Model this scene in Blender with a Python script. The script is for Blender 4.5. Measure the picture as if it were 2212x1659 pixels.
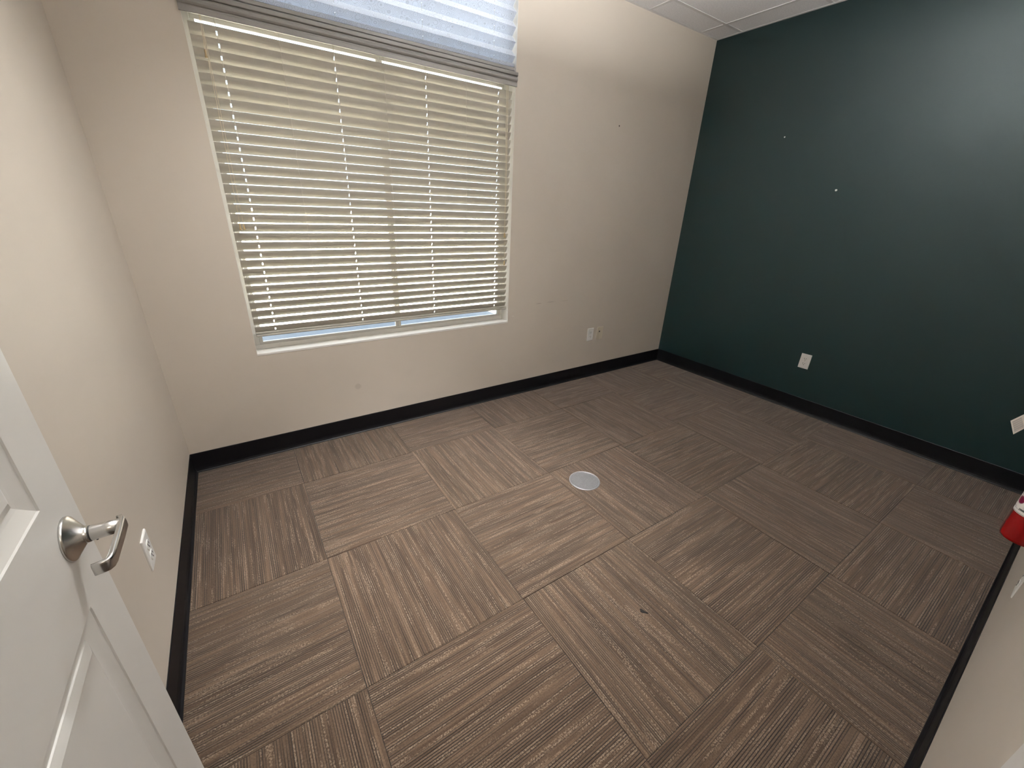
import bpy, math, random
from mathutils import Vector, Matrix
random.seed(7)
S = bpy.context.scene
COL = S.collection
for _o in list(bpy.data.objects):
    bpy.data.objects.remove(_o)

# ------------------------------------------------------------------ camera
CAM_POS = Vector((0.3885, -2.5213, 1.4199))
CR = (0.832647, -0.552521, 0.037679)
CU = (0.190789, 0.350059, 0.917093)
CF = (0.519903, 0.756425, -0.396890)
cam_data = bpy.data.cameras.new('camera')
cam = bpy.data.objects.new('camera', cam_data)
COL.objects.link(cam)
cam_data.sensor_width = 36.0
cam_data.lens = 36.0 * 876.6 / 2212.0
cam_data.clip_start = 0.02
cam_data.clip_end = 300
cam.matrix_world = Matrix(((CR[0], CU[0], -CF[0], CAM_POS[0]),
                           (CR[1], CU[1], -CF[1], CAM_POS[1]),
                           (CR[2], CU[2], -CF[2], CAM_POS[2]),
                           (0, 0, 0, 1)))
S.camera = cam

# ------------------------------------------------------------------ daylight and exposure
SKY_STRENGTH = 4.0
SKY_COLOR = (0.72, 0.86, 1.0)
SUN_STRENGTH = 260.0
SUN_COLOR = (1.0, 0.93, 0.82)
EXPOSURE = 0.1
world = bpy.data.worlds.new('sky')
S.world = world
world.use_nodes = True
wn = world.node_tree.nodes
wn['Background'].inputs[0].default_value = (*SKY_COLOR, 1)
wn['Background'].inputs[1].default_value = SKY_STRENGTH
sun_d = bpy.data.lights.new('sun', 'SUN')
sun_d.energy = SUN_STRENGTH
sun_d.color = SUN_COLOR
sun_d.angle = math.radians(0.53)
sun = bpy.data.objects.new('sun', sun_d)
COL.objects.link(sun)
sun.location = (-6, -5, 12)
sun.rotation_euler = Vector((0.60, 0.13, -0.80)).to_track_quat('-Z', 'Y').to_euler()
# a light portal only tells the renderer where daylight enters; it emits nothing
por_d = bpy.data.lights.new('window_portal', 'AREA')
por_d.shape = 'RECTANGLE'
por_d.size = 1.66
por_d.size_y = 1.98
por_d.cycles.is_portal = True
por = bpy.data.objects.new('window_portal', por_d)
COL.objects.link(por)
por.location = (1.236, 0.20, 1.62)
por.rotation_euler = (-math.pi / 2, 0, 0)
S.view_settings.view_transform = 'Standard'
S.view_settings.look = 'None'
S.view_settings.exposure = EXPOSURE
S.view_settings.gamma = 1.0
S.view_settings.use_curve_mapping = False
S.cycles.max_bounces = 12
S.cycles.diffuse_bounces = 7
S.cycles.transmission_bounces = 8
S.cycles.sample_clamp_indirect = 12.0

# ------------------------------------------------------------------ measures (metres)
T = 0.6096                      # carpet and ceiling tile module
XR = 3.980                      # accent wall
YF = -2.660                     # wall with the doorway
ZC = 2.720                      # ceiling
WX0, WX1, WZ0, WZ1 = 0.413, 2.058, 0.632, 2.600   # window opening
DX0, DX1, DZ1 = 0.078, 0.997, 2.045               # doorway
WT = 0.14                       # outer wall thickness
YH = -2.660 - 0.115             # hall side of the doorway wall

# ------------------------------------------------------------------ mesh helpers
class MB:
    """collects geometry and links it as one mesh object"""
    def __init__(self):
        self.v = []; self.f = []; self.m = []; self.s = []
    def add(self, vs, fs, mat=0, smooth=False):
        b = len(self.v)
        self.v += [tuple(x) for x in vs]
        for f in fs:
            self.f.append([b + i for i in f]); self.m.append(mat); self.s.append(smooth)
        return self
    def box(self, x0, x1, y0, y1, z0, z1, mat=0):
        v = [(x0, y0, z0), (x1, y0, z0), (x1, y1, z0), (x0, y1, z0), (x0, y0, z1), (x1, y0, z1), (x1, y1, z1), (x0, y1, z1)]
        return self.add(v, [(0, 3, 2, 1), (4, 5, 6, 7), (0, 1, 5, 4), (1, 2, 6, 5), (2, 3, 7, 6), (3, 0, 4, 7)], mat)
    def bbox(self, x0, x1, y0, y1, z0, z1, b, mat=0):
        """box with chamfered edges"""
        vs = []; idx = {}
        xs, ys, zs = (x0, x1), (y0, y1), (z0, z1)
        for ix in (0, 1):
            for iy in (0, 1):
                for iz in (0, 1):
                    c = [xs[ix], ys[iy], zs[iz]]
                    d = [b if ix == 0 else -b, b if iy == 0 else -b, b if iz == 0 else -b]
                    for k in range(3):
                        q = list(c)
                        for a in range(3):
                            if a != k: q[a] += d[a]
                        idx[(ix, iy, iz, k)] = len(vs); vs.append(q)
        fs = []
        g = lambda ix, iy, iz, k: idx[(ix, iy, iz, k)]
        for k in range(3):
            a, c = [q for q in range(3) if q != k]
            for s in (0, 1):
                lp = []
                for (i, j) in ((0, 0), (1, 0), (1, 1), (0, 1)):
                    t = [0, 0, 0]; t[k] = s; t[a] = i; t[c] = j
                    lp.append(g(*t, k))
                flip = (s == 0) != (k == 1)
                fs.append(lp[::-1] if flip else lp)
        for k in range(3):
            a, c = [q for q in range(3) if q != k]
            for i in (0, 1):
                for j in (0, 1):
                    t0 = [0, 0, 0]; t0[a] = i; t0[c] = j; t0[k] = 0
                    t1 = list(t0); t1[k] = 1
                    fs.append([g(*t0, a), g(*t1, a), g(*t1, c), g(*t0, c)])
        for ix in (0, 1):
            for iy in (0, 1):
                for iz in (0, 1):
                    fs.append([g(ix, iy, iz, 0), g(ix, iy, iz, 1), g(ix, iy, iz, 2)])
        return self.add(vs, fs, mat)
    def extrude(self, prof, axis, a, b, mat=0, smooth=False, closed=True):
        """profile of 2D points extruded along an axis ('x': (y,z), 'y': (x,z), 'z': (x,y))"""
        def P(p, t):
            return {'x': (t, p[0], p[1]), 'y': (p[0], t, p[1]), 'z': (p[0], p[1], t)}[axis]
        n = len(prof)
        vs = [P(p, a) for p in prof] + [P(p, b) for p in prof]
        fs = [(i, (i + 1) % n, n + (i + 1) % n, n + i) for i in range(n if closed else n - 1)]
        self.add(vs, fs, mat, smooth)
        if closed:
            bse = len(self.v)
            self.v += vs
            self.f.append([bse + i for i in range(n)][::-1]); self.m.append(mat); self.s.append(False)
            self.f.append([bse + n + i for i in range(n)]); self.m.append(mat); self.s.append(False)
        return self
    def lathe(self, prof, c, axis='z', n=24, mat=0, smooth=True, a0=0.0, a1=None):
        """profile of (radius, along) spun round an axis through c"""
        full = a1 is None
        end = a0 + 2 * math.pi if full else a1
        k = n if full else n + 1
        vs = []
        for (r, h) in prof:
            for i in range(k):
                a = a0 + (end - a0) * i / n
                x, y = r * math.cos(a), r * math.sin(a)
                p = {'z': (x, y, h), 'x': (h, x, y), 'y': (y, h, x)}[axis]
                vs.append((c[0] + p[0], c[1] + p[1], c[2] + p[2]))
        fs = []
        for j in range(len(prof) - 1):
            for i in range(n):
                i2 = (i + 1) % k
                fs.append((j * k + i, j * k + i2, (j + 1) * k + i2, (j + 1) * k + i))
        return self.add(vs, fs, mat, smooth)
    def tube(self, pts, r, n=8, mat=0, caps=True, rs=None):
        pts = [Vector(p) for p in pts]
        vs = []; up = None
        for i, p in enumerate(pts):
            d = (pts[min(i + 1, len(pts) - 1)] - pts[max(i - 1, 0)]).normalized()
            if up is None:
                up = d.orthogonal().normalized()
            up = (up - d * up.dot(d)).normalized()
            w = d.cross(up)
            rr = rs[i] if rs else r
            for k in range(n):
                a = 2 * math.pi * k / n
                vs.append(p + up * math.cos(a) * rr + w * math.sin(a) * rr)
        fs = []
        for i in range(len(pts) - 1):
            for k in range(n):
                k2 = (k + 1) % n
                fs.append((i * n + k, i * n + k2, (i + 1) * n + k2, (i + 1) * n + k))
        self.add(vs, fs, mat, True)
        if caps:
            b = len(self.v) - len(vs)
            self.f.append([b + k for k in range(n)][::-1]); self.m.append(mat); self.s.append(False)
            e = b + (len(pts) - 1) * n
            self.f.append([e + k for k in range(n)]); self.m.append(mat); self.s.append(False)
        return self
    def mesh(self, name, mats):
        me = bpy.data.meshes.new(name)
        me.from_pydata(self.v, [], self.f)
        for m in (mats if isinstance(mats, (list, tuple)) else [mats]):
            me.materials.append(m)
        me.polygons.foreach_set('material_index', self.m)
        me.polygons.foreach_set('use_smooth', self.s)
        me.update(calc_edges=True)
        import bmesh
        bm = bmesh.new(); bm.from_mesh(me)
        bmesh.ops.recalc_face_normals(bm, faces=bm.faces)
        bm.to_mesh(me); bm.free()
        return me
    def build(self, name, mats, parent=None, loc=None):
        return link(name, self.mesh(name, mats), parent, loc)

def link(name, me, parent=None, loc=None):
    o = bpy.data.objects.new(name, me)
    COL.objects.link(o)
    if parent is not None:
        o.parent = parent
    if loc is not None:
        o.location = loc
    return o
def empty(name, loc=(0, 0, 0)):
    o = bpy.data.objects.new(name, None)
    COL.objects.link(o)
    o.location = loc
    o.empty_display_size = 0.05
    return o
def tag(o, label, cat, group=None):
    o['label'] = label; o['category'] = cat
    if group: o['group'] = group
    return o
def struct(o, label=None, cat=None):
    o['kind'] = 'structure'
    if label: o['label'] = label
    if cat: o['category'] = cat
    return o

# ------------------------------------------------------------------ material helpers
def new_mat(name):
    m = bpy.data.materials.new(name)
    m.use_nodes = True
    nt = m.node_tree
    return m, nt, nt.nodes, nt.links, nt.nodes['Principled BSDF']
def N(nt, t, **kw):
    n = nt.nodes.new(t)
    for k, v in kw.items():
        setattr(n, k, v)
    return n
def ramp(nt, fac, stops, interp='LINEAR'):
    r = nt.nodes.new('ShaderNodeValToRGB')
    r.color_ramp.interpolation = interp
    el = r.color_ramp.elements
    while len(el) < len(stops): el.new(0.5)
    for e, (p, c) in zip(el, stops):
        e.position = p; e.color = (*c, 1) if len(c) == 3 else c
    nt.links.new(fac, r.inputs[0])
    return r.outputs[0]
def math_n(nt, op, a, b=None, c=None, clamp=False):
    n = nt.nodes.new('ShaderNodeMath'); n.operation = op; n.use_clamp = clamp
    for i, x in enumerate((a, b, c)):
        if x is None: continue
        if isinstance(x, (int, float)): n.inputs[i].default_value = x
        else: nt.links.new(x, n.inputs[i])
    return n.outputs[0]
def mixc(nt, fac, a, b, mode='MIX'):
    n = nt.nodes.new('ShaderNodeMix'); n.data_type = 'RGBA'; n.blend_type = mode
    for i, x in ((0, fac), (6, a), (7, b)):
        if isinstance(x, (int, float)): n.inputs[i].default_value = x
        elif isinstance(x, tuple): n.inputs[i].default_value = (*x, 1)
        else: nt.links.new(x, n.inputs[i])
    return n.outputs[2]
def objcoord(nt, scale=None, loc=None):
    c = nt.nodes.new('ShaderNodeTexCoord').outputs['Object']
    if scale or loc:
        mp = nt.nodes.new('ShaderNodeMapping')
        if scale: mp.inputs['Scale'].default_value = scale
        if loc: mp.inputs['Location'].default_value = loc
        nt.links.new(c, mp.inputs[0]); c = mp.outputs[0]
    return c
def noise(nt, vec, scale, detail=2.0, rough=0.5):
    n = nt.nodes.new('ShaderNodeTexNoise')
    n.inputs['Scale'].default_value = scale; n.inputs['Detail'].default_value = detail; n.inputs['Roughness'].default_value = rough
    nt.links.new(vec, n.inputs['Vector'])
    return n.outputs['Fac']
def bump(nt, height, strength, dist, bsdf):
    b = nt.nodes.new('ShaderNodeBump')
    b.inputs['Strength'].default_value = strength; b.inputs['Distance'].default_value = dist
    nt.links.new(height, b.inputs['Height']); nt.links.new(b.outputs[0], bsdf.inputs['Normal'])
def plain(name, col, rough=0.5, metal=0.0, spec=None, var=0.06, scale=18.0, bmp=0.0):
    """one colour with a little procedural variation"""
    m, nt, nd, ln, b = new_mat(name)
    f = noise(nt, objcoord(nt), scale, 3.0)
    lo = tuple(c * (1 - var) for c in col); hi = tuple(min(1, c * (1 + var)) for c in col)
    ln.new(ramp(nt, f, [(0.3, lo), (0.7, hi)]), b.inputs['Base Color'])
    b.inputs['Roughness'].default_value = rough; b.inputs['Metallic'].default_value = metal
    if spec is not None: b.inputs['Specular IOR Level'].default_value = spec
    if bmp: bump(nt, noise(nt, objcoord(nt), scale * 12, 2.0), bmp, 0.001, b)
    return m
def paint(name, col, rough, specks=(), spec=0.5, tex=0.25, tint=None):
    """rolled wall paint: faint orange-peel relief, patchiness, and marks at given spots
    specks: (x, y, z, radius, colour, softness, stretch_axis_scale)"""
    m, nt, nd, ln, b = new_mat(name)
    co = objcoord(nt)
    f = noise(nt, co, 1.6, 3.0)
    c = ramp(nt, f, [(0.3, tuple(q * 0.97 for q in col)), (0.7, tuple(min(1, q * 1.03) for q in col))])
    for (x, y, z, r, sc, amt, st) in specks:
        mp = nt.nodes.new('ShaderNodeMapping'); mp.vector_type = 'POINT'
        mp.inputs['Location'].default_value = (-x * st[0], -y * st[1], -z * st[2]); mp.inputs['Scale'].default_value = st
        ln.new(co, mp.inputs[0])
        w = nt.nodes.new('ShaderNodeVectorMath'); w.operation = 'LENGTH'; ln.new(mp.outputs[0], w.inputs[0])
        d = math_n(nt, 'ADD', w.outputs['Value'], math_n(nt, 'MULTIPLY', math_n(nt, 'SUBTRACT', noise(nt, co, 160.0, 2.0), 0.5), r * 0.9))
        k = nt.nodes.new('ShaderNodeMapRange'); k.inputs[1].default_value = r * 1.15; k.inputs[2].default_value = r * 0.75
        k.inputs[3].default_value = 0.0; k.inputs[4].default_value = amt
        ln.new(d, k.inputs[0])
        c = mixc(nt, k.outputs[0], c, sc)
    ln.new(c, b.inputs['Base Color'])
    b.inputs['Roughness'].default_value = rough
    b.inputs['Specular IOR Level'].default_value = spec
    if tint: b.inputs['Specular Tint'].default_value = (*tint, 1)
    bump(nt, noise(nt, co, 420.0, 2.0), tex, 0.0006, b)
    return m

# ------------------------------------------------------------------ materials
BEIGE = (0.60, 0.545, 0.475)
GREEN = (0.0032, 0.0150, 0.0158)
scuff = (0.16, 0.13, 0.10)
m_wall_back = paint('beige_wall_paint', BEIGE, 0.55, [
    (2.997, 0, 2.014, 0.006, (0.05, 0.04, 0.03), 1.0, (1, 0, 1)),
    (2.345, 0, 0.741, 0.030, scuff, 0.45, (1, 0, 14)),
    (2.465, 0, 0.743, 0.040, scuff, 0.40, (1, 0, 16)),
    (2.61, 0, 0.741, 0.045, scuff, 0.22, (1, 0, 20)),
    (0.92, 0, 0.33, 0.020, scuff, 0.18, (1, 0, 1)),
    (2.105, 0, 0.665, 0.004, (0.75, 0.72, 0.66), 1.0, (1, 0, 1))])
m_wall_beige = paint('beige_wall_paint_plain', BEIGE, 0.50)
m_wall_green = paint('dark_green_wall_paint', GREEN, 0.42, [
    (0, -0.724, 1.980, 0.005, (0.75, 0.75, 0.72), 1.0, (0, 1, 1)),
    (0, -1.164, 1.620, 0.007, (0.80, 0.80, 0.76), 1.0, (0, 1, 1)),
    (0, -1.150, 1.585, 0.009, (0.004, 0.012, 0.012), 0.8, (0, 1, 1)),
    (0, -1.190, 1.582, 0.007, (0.004, 0.012, 0.012), 0.8, (0, 1, 1))], spec=0.62, tint=(0.88, 1.0, 1.0))
m_white_trim = plain('white_gloss_trim', (0.78, 0.77, 0.75), 0.35, var=0.02)
m_reveal = plain('white_window_return', (0.80, 0.79, 0.76), 0.5, var=0.02)
m_base = plain('black_vinyl_base', (0.0030, 0.0028, 0.0040), 0.5, spec=0.25, var=0.15)
m_vinyl = plain('white_vinyl_frame', (0.72, 0.71, 0.68), 0.35, var=0.02)
m_plate_w = plain('white_plastic_plate', (0.86, 0.86, 0.84), 0.3, var=0.01)
m_plate_i = plain('ivory_plastic_plate', (0.66, 0.60, 0.48), 0.35, var=0.01)
m_slot = plain('dark_slot', (0.015, 0.012, 0.010), 0.6)
m_screw = plain('painted_screw', (0.70, 0.70, 0.68), 0.3)
m_cord = plain('cream_cord', (0.72, 0.64, 0.48), 0.8)
m_ladder = plain('white_ladder_cord', (0.60, 0.57, 0.51), 0.8)
m_tassel = plain('tan_tassel', (0.40, 0.30, 0.16), 0.4)
m_nickel = plain('satin_nickel', (0.62, 0.61, 0.59), 0.26, metal=1.0, var=0.04, scale=60)
m_dark_ring = plain('dark_gap', (0.02, 0.02, 0.02), 0.5)
m_red = plain('red_enamel', (0.20, 0.0012, 0.0025), 0.16, var=0.03)
m_black_rubber = plain('black_rubber', (0.015, 0.015, 0.015), 0.5)
m_steel = plain('steel', (0.55, 0.55, 0.55), 0.35, metal=1.0)
m_hall = plain('hall_paint', (0.55, 0.49, 0.42), 0.6)

def mk_door_mat():
    m, nt, nd, ln, b = new_mat('white_door_paint')
    f = noise(nt, objcoord(nt), 3.0, 3.0)
    ln.new(ramp(nt, f, [(0.3, (0.73, 0.725, 0.70)), (0.7, (0.77, 0.765, 0.74))]), b.inputs['Base Color'])
    b.inputs['Roughness'].default_value = 0.36
    g = noise(nt, objcoord(nt, scale=(1, 18, 1.2)), 60.0, 3.0)
    bump(nt, g, 0.12, 0.0008, b)
    return m
m_door = mk_door_mat()

DARK, MID, MID2, LIGHT = (0.039, 0.0228, 0.0132), (0.061, 0.0383, 0.0235), (0.085, 0.0558, 0.0355), (0.134, 0.0940, 0.0640)
SPOT, GROOVE = (0.190, 0.145, 0.104), (0.0095, 0.0058, 0.0036)
def mk_carpet():
    """loop-pile carpet tile: ribs run along local x, thin broken light and dark yarn lines"""
    m, nt, nd, ln, b = new_mat('brown_loop_carpet')
    tc = nt.nodes.new('ShaderNodeTexCoord').outputs['Object']
    oi = nt.nodes.new('ShaderNodeObjectInfo')
    off = nt.nodes.new('ShaderNodeVectorMath'); off.operation = 'SCALE'
    off.inputs[0].default_value = (7.3, 23.1, 0.0); ln.new(oi.outputs['Random'], off.inputs['Scale'])
    ad = nt.nodes.new('ShaderNodeVectorMath'); ad.operation = 'ADD'
    ln.new(tc, ad.inputs[0]); ln.new(off.outputs[0], ad.inputs[1])
    base = ad.outputs[0]
    def st(sx, sy):
        mp = nt.nodes.new('ShaderNodeMapping'); mp.inputs['Scale'].default_value = (sx, sy, 0.0)
        ln.new(base, mp.inputs[0]); return mp.outputs[0]
    PR = 0.0072                                            # width of one yarn row
    sep = nt.nodes.new('ShaderNodeSeparateXYZ'); ln.new(base, sep.inputs[0])
    yr = math_n(nt, 'DIVIDE', sep.outputs[1], PR)
    row = math_n(nt, 'FLOOR', yr); fr = math_n(nt, 'FRACT', yr)
    def seg(fx, k, det=1.0):
        """value that stays the same across a row and changes along it"""
        cv = nt.nodes.new('ShaderNodeCombineXYZ')
        ln.new(math_n(nt, 'MULTIPLY', sep.outputs[0], fx), cv.inputs[0]); ln.new(math_n(nt, 'MULTIPLY', row, k), cv.inputs[1])
        return noise(nt, cv.outputs[0], 1.0, det, 0.55)
    loop = noise(nt, st(190.0, 190.0), 1.0, 2.0, 0.65)     # loop tufts
    tone = seg(1.8, 7.31)                                  # yarn tone, long dashes
    lite = seg(5.0, 3.77)                                  # raised stippled stretches
    deep = seg(2.0, 5.19)                                  # how deep the groove beside a row is
    broad = noise(nt, st(1.0, 26.0), 1.0, 1.0, 0.5)
    t = math_n(nt, 'ADD', math_n(nt, 'MULTIPLY', broad, 0.35), math_n(nt, 'MULTIPLY', tone, 0.62))
    t = math_n(nt, 'ADD', t, math_n(nt, 'MULTIPLY', math_n(nt, 'SUBTRACT', loop, 0.5), 0.42))
    c = ramp(nt, t, [(0.28, DARK), (0.42, MID), (0.56, MID2), (0.74, LIGHT)])
    sp = math_n(nt, 'MULTIPLY', ramp(nt, lite, [(0.52, (0, 0, 0)), (0.60, (1, 1, 1))]), ramp(nt, loop, [(0.47, (0, 0, 0)), (0.57, (1, 1, 1))]))
    c = mixc(nt, math_n(nt, 'MULTIPLY', sp, 0.70), c, SPOT)
    edge = math_n(nt, 'SUBTRACT', 1.0, math_n(nt, 'MULTIPLY', math_n(nt, 'ABSOLUTE', math_n(nt, 'SUBTRACT', fr, 0.5)), 2.0))   # 0 at the row edges
    gv = ramp(nt, edge, [(0.22, (1, 1, 1)), (0.52, (0, 0, 0))])
    gs = ramp(nt, deep, [(0.42, (0.05, 0.05, 0.05)), (0.52, (1, 1, 1))])
    g = math_n(nt, 'MULTIPLY', gv, gs)
    c = mixc(nt, math_n(nt, 'MULTIPLY', g, 0.92), c, GROOVE)
    ln.new(c, b.inputs['Base Color'])
    b.inputs['Roughness'].default_value = 0.95
    b.inputs['Specular IOR Level'].default_value = 0.12
    b.inputs['Sheen Weight'].default_value = 0.15
    b.inputs['Sheen Roughness'].default_value = 0.6
    h = math_n(nt, 'SUBTRACT', math_n(nt, 'ADD', math_n(nt, 'MULTIPLY', loop, 0.6), math_n(nt, 'MULTIPLY', lite, 0.4)), math_n(nt, 'MULTIPLY', g, 0.7))
    bump(nt, h, 0.6, 0.004, b)
    return m
m_carpet = mk_carpet()

def mk_ceiling():
    m, nt, nd, ln, b = new_mat('white_mineral_ceiling_tile')
    co = objcoord(nt)
    f = noise(nt, co, 90.0, 4.0, 0.7)
    ln.new(ramp(nt, f, [(0.30, (0.80, 0.79, 0.80)), (0.60, (0.90, 0.89, 0.90))]), b.inputs['Base Color'])
    b.inputs['Roughness'].default_value = 0.95
    b.inputs['Specular IOR Level'].default_value = 0.1
    bump(nt, f, 0.5, 0.002, b)
    return m
m_ctile = mk_ceiling()
m_tbar = plain('white_ceiling_grid', (0.74, 0.73, 0.73), 0.5, var=0.02)

def mk_translucent(name, col, trans, pattern=None, rough=0.6, tcol=None):
    m, nt, nd, ln, b = new_mat(name)
    co = objcoord(nt)
    f = noise(nt, co, 25.0, 2.0)
    c = ramp(nt, f, [(0.3, tuple(q * 0.97 for q in col)), (0.7, tuple(min(1, q * 1.02) for q in col))])
    if pattern == 'swirl':
        mp = nt.nodes.new('ShaderNodeMapping'); mp.inputs['Scale'].default_value = (1, 1.1, 1.1)
        ln.new(co, mp.inputs[0])
        vo = nt.nodes.new('ShaderNodeTexVoronoi'); vo.inputs['Scale'].default_value = 26.0; vo.inputs['Randomness'].default_value = 0.7
        ln.new(mp.outputs[0], vo.inputs['Vector'])
        rings = math_n(nt, 'SINE', math_n(nt, 'MULTIPLY', vo.outputs['Distance'], 34.0))
        k = math_n(nt, 'MULTIPLY', ramp(nt, rings, [(0.45, (0, 0, 0)), (0.95, (1, 1, 1))]), 0.42)
        c = mixc(nt, k, c, tuple(q * 0.55 for q in col))
    ln.new(c, b.inputs['Base Color'])
    b.inputs['Roughness'].default_value = rough
    tr = nt.nodes.new('ShaderNodeBsdfTranslucent'); ln.new(c, tr.inputs[0])
    if tcol:
        nt.links.remove(tr.inputs[0].links[0]); tr.inputs[0].default_value = (*tcol, 1)
    mx = nt.nodes.new('ShaderNodeMixShader'); mx.inputs[0].default_value = trans
    ln.new(b.outputs[0], mx.inputs[1]); ln.new(tr.outputs[0], mx.inputs[2])
    ln.new(mx.outputs[0], nd['Material Output'].inputs[0])
    return m
m_slat = mk_translucent('cream_blind_slat', (0.44, 0.42, 0.37), 0.01, rough=0.45, tcol=(0.95, 0.88, 0.70))
m_fabric = mk_translucent('pale_pleated_fabric', (0.76, 0.80, 0.87), 0.45, 'swirl', 0.9)
m_valance = plain('taupe_blind_valance', (0.20, 0.19, 0.178), 0.4, var=0.02)

def mk_glass():
    m, nt, nd, ln, b = new_mat('window_glass')
    tr = nt.nodes.new('ShaderNodeBsdfTransparent')
    gl = nt.nodes.new('ShaderNodeBsdfGlossy'); gl.inputs['Roughness'].default_value = 0.02
    fr = nt.nodes.new('ShaderNodeFresnel'); fr.inputs[0].default_value = 1.45
    tr.inputs[0].default_value = (0.965, 0.975, 0.97, 1)
    mx = nt.nodes.new('ShaderNodeMixShader')
    ln.new(fr.outputs[0], mx.inputs[0]); ln.new(tr.outputs[0], mx.inputs[1]); ln.new(gl.outputs[0], mx.inputs[2])
    ln.new(mx.outputs[0], nd['Material Output'].inputs[0])
    nd.remove(b)
    return m
m_glass = mk_glass()
m_ground = plain('concrete_pavement', (0.50, 0.47, 0.42), 0.9, var=0.08, scale=2.0)
m_stucco = plain('outside_stucco', (0.50, 0.45, 0.38), 0.9, bmp=0.3)

# ------------------------------------------------------------------ room shell
# window wall with the opening left free
b = MB()
b.box(-0.12, WX0, 0, WT, -0.12, 3.3); b.box(WX1, XR + 0.12, 0, WT, -0.12, 3.3)
b.box(WX0, WX1, 0, WT, -0.12, WZ0 - 0.012); b.box(WX0, WX1, 0, WT, WZ1, 3.3)
wall_back = struct(b.build('wall_back', m_wall_back), 'beige painted wall with the big window', 'wall')
b = MB(); b.box(-0.12, 0, YH, 0, -0.12, 3.3)
wall_left = struct(b.build('wall_left', m_wall_beige), 'beige painted wall behind the open white door', 'wall')
b = MB(); b.box(XR, XR + 0.12, YH, 0, -0.12, 3.3)
wall_right = struct(b.build('wall_right', m_wall_green), 'dark green painted accent wall', 'wall')
b = MB()
b.box(0, DX0, YH, YF, -0.005, ZC + 0.05); b.box(DX1, XR, YH, YF, -0.005, ZC + 0.05); b.box(DX0, DX1, YH, YF, DZ1, ZC + 0.05)
wall_front = struct(b.build('wall_front', m_wall_beige), 'beige painted wall beside the doorway, at the right edge', 'wall')
# white plastered returns of the window opening (stool, sides, head)
ret = struct(empty('trim_1', (WX0, 0, WZ0)), 'white painted returns lining the window opening', 'window returns')
def rp(b, name):
    o = b.build(name, m_reveal); o.parent = ret; o.matrix_parent_inverse = Matrix.Translation((-WX0, 0, -WZ0)); return o
rp(MB().bbox(WX0, WX1, -0.0015, 0.10, WZ0 - 0.012, WZ0, 0.001), 'window_stool')
rp(MB().box(WX0, WX0 + 0.0015, 0.0, 0.10, WZ0, WZ1), 'side_return')
rp(MB().box(WX1 - 0.0015, WX1, 0.0, 0.10, WZ0, WZ1), 'side_return')
rp(MB().box(WX0, WX1, 0.0, 0.10, WZ1 - 0.0015, WZ1), 'head_return')

# hall behind the camera
HY = -4.30
b = MB(); b.box(-1.0, 3.0, HY - 0.1, HY, -0.12, ZC + 0.05)
struct(b.build('wall_hall_back', m_hall), 'hall wall opposite the doorway', 'wall')
b = MB(); b.box(-1.1, -1.0, HY, YH, -0.12, ZC + 0.05)
struct(b.build('wall_hall_left', m_hall), 'left end wall of the hall', 'wall')
b = MB(); b.box(3.0, 3.1, HY, YH, -0.12, ZC + 0.05)
struct(b.build('wall_hall_right', m_hall), 'right end wall of the hall', 'wall')
b = MB(); b.box(-1.1, -0.12, YH, YH + 0.1, -0.12, ZC + 0.05)
struct(b.build('wall_hall_return', m_hall), 'short hall wall left of the doorway', 'wall')

# floor slab with carpet tiles laid quarter turn
b = MB(); b.box(-1.1, XR + 0.12, HY - 0.1, WT, -0.12, -0.006)
m_slab = plain('grey_floor_slab', (0.12, 0.10, 0.085), 0.9)
floor = struct(b.build('floor', m_slab), 'carpet tile floor in brown loop pile laid in alternating directions', 'floor')
GX, GY = 0.4913, -0.4066
_cache = {}
def carpet_mesh(x0, x1, y0, y1):
    """tile top with softly rounded rim, local bounds"""
    key = tuple(round(q, 4) for q in (x0, x1, y0, y1))
    if key in _cache: return _cache[key]
    g, r, h = 0.0006, 0.0022, 0.0014
    X0, X1, Y0, Y1 = x0 + g, x1 - g, y0 + g, y1 - g
    def ring(d, z): return [(X0 + d, Y0 + d, z), (X1 - d, Y0 + d, z), (X1 - d, Y1 - d, z), (X0 + d, Y1 - d, z)]
    vs = ring(0, -0.006) + ring(0, -h) + ring(r * 0.4, -h * 0.3) + ring(r, 0)
    fs = []
    for k in range(3):
        for i in range(4):
            j = (i + 1) % 4
            fs.append((k * 4 + i, k * 4 + j, k * 4 + 4 + j, k * 4 + 4 + i))
    fs.append((12, 13, 14, 15)); fs.append((3, 2, 1, 0))
    mb = MB().add(vs, fs)
    me = mb.mesh('carpet_tile', m_carpet)
    _cache[key] = me
    return me
for j in range(-1, 5):
    for i in range(-2, 6):
        cx, cy = GX + (i + 0.5) * T, GY - (j + 0.5) * T
        lo_x, hi_x = max(cx - T / 2, 0.0), min(cx + T / 2, XR)
        lo_y, hi_y = max(cy - T / 2, YF if not (i < 1) else YH), min(cy + T / 2, 0.0)
        if hi_x - lo_x < 0.01 or hi_y - lo_y < 0.01: continue
        turn = ((i + j) % 2 != 0)
        bx0, bx1, by0, by1 = lo_x - cx, hi_x - cx, lo_y - cy, hi_y - cy
        if turn:       # local x runs along world y
            me = carpet_mesh(by0, by1, -bx1, -bx0)
        else:
            me = carpet_mesh(bx0, bx1, by0, by1)
        o = link('carpet_tile', me, floor, (cx, cy, 0))
        o.rotation_euler.z = math.pi / 2 if turn else 0

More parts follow.
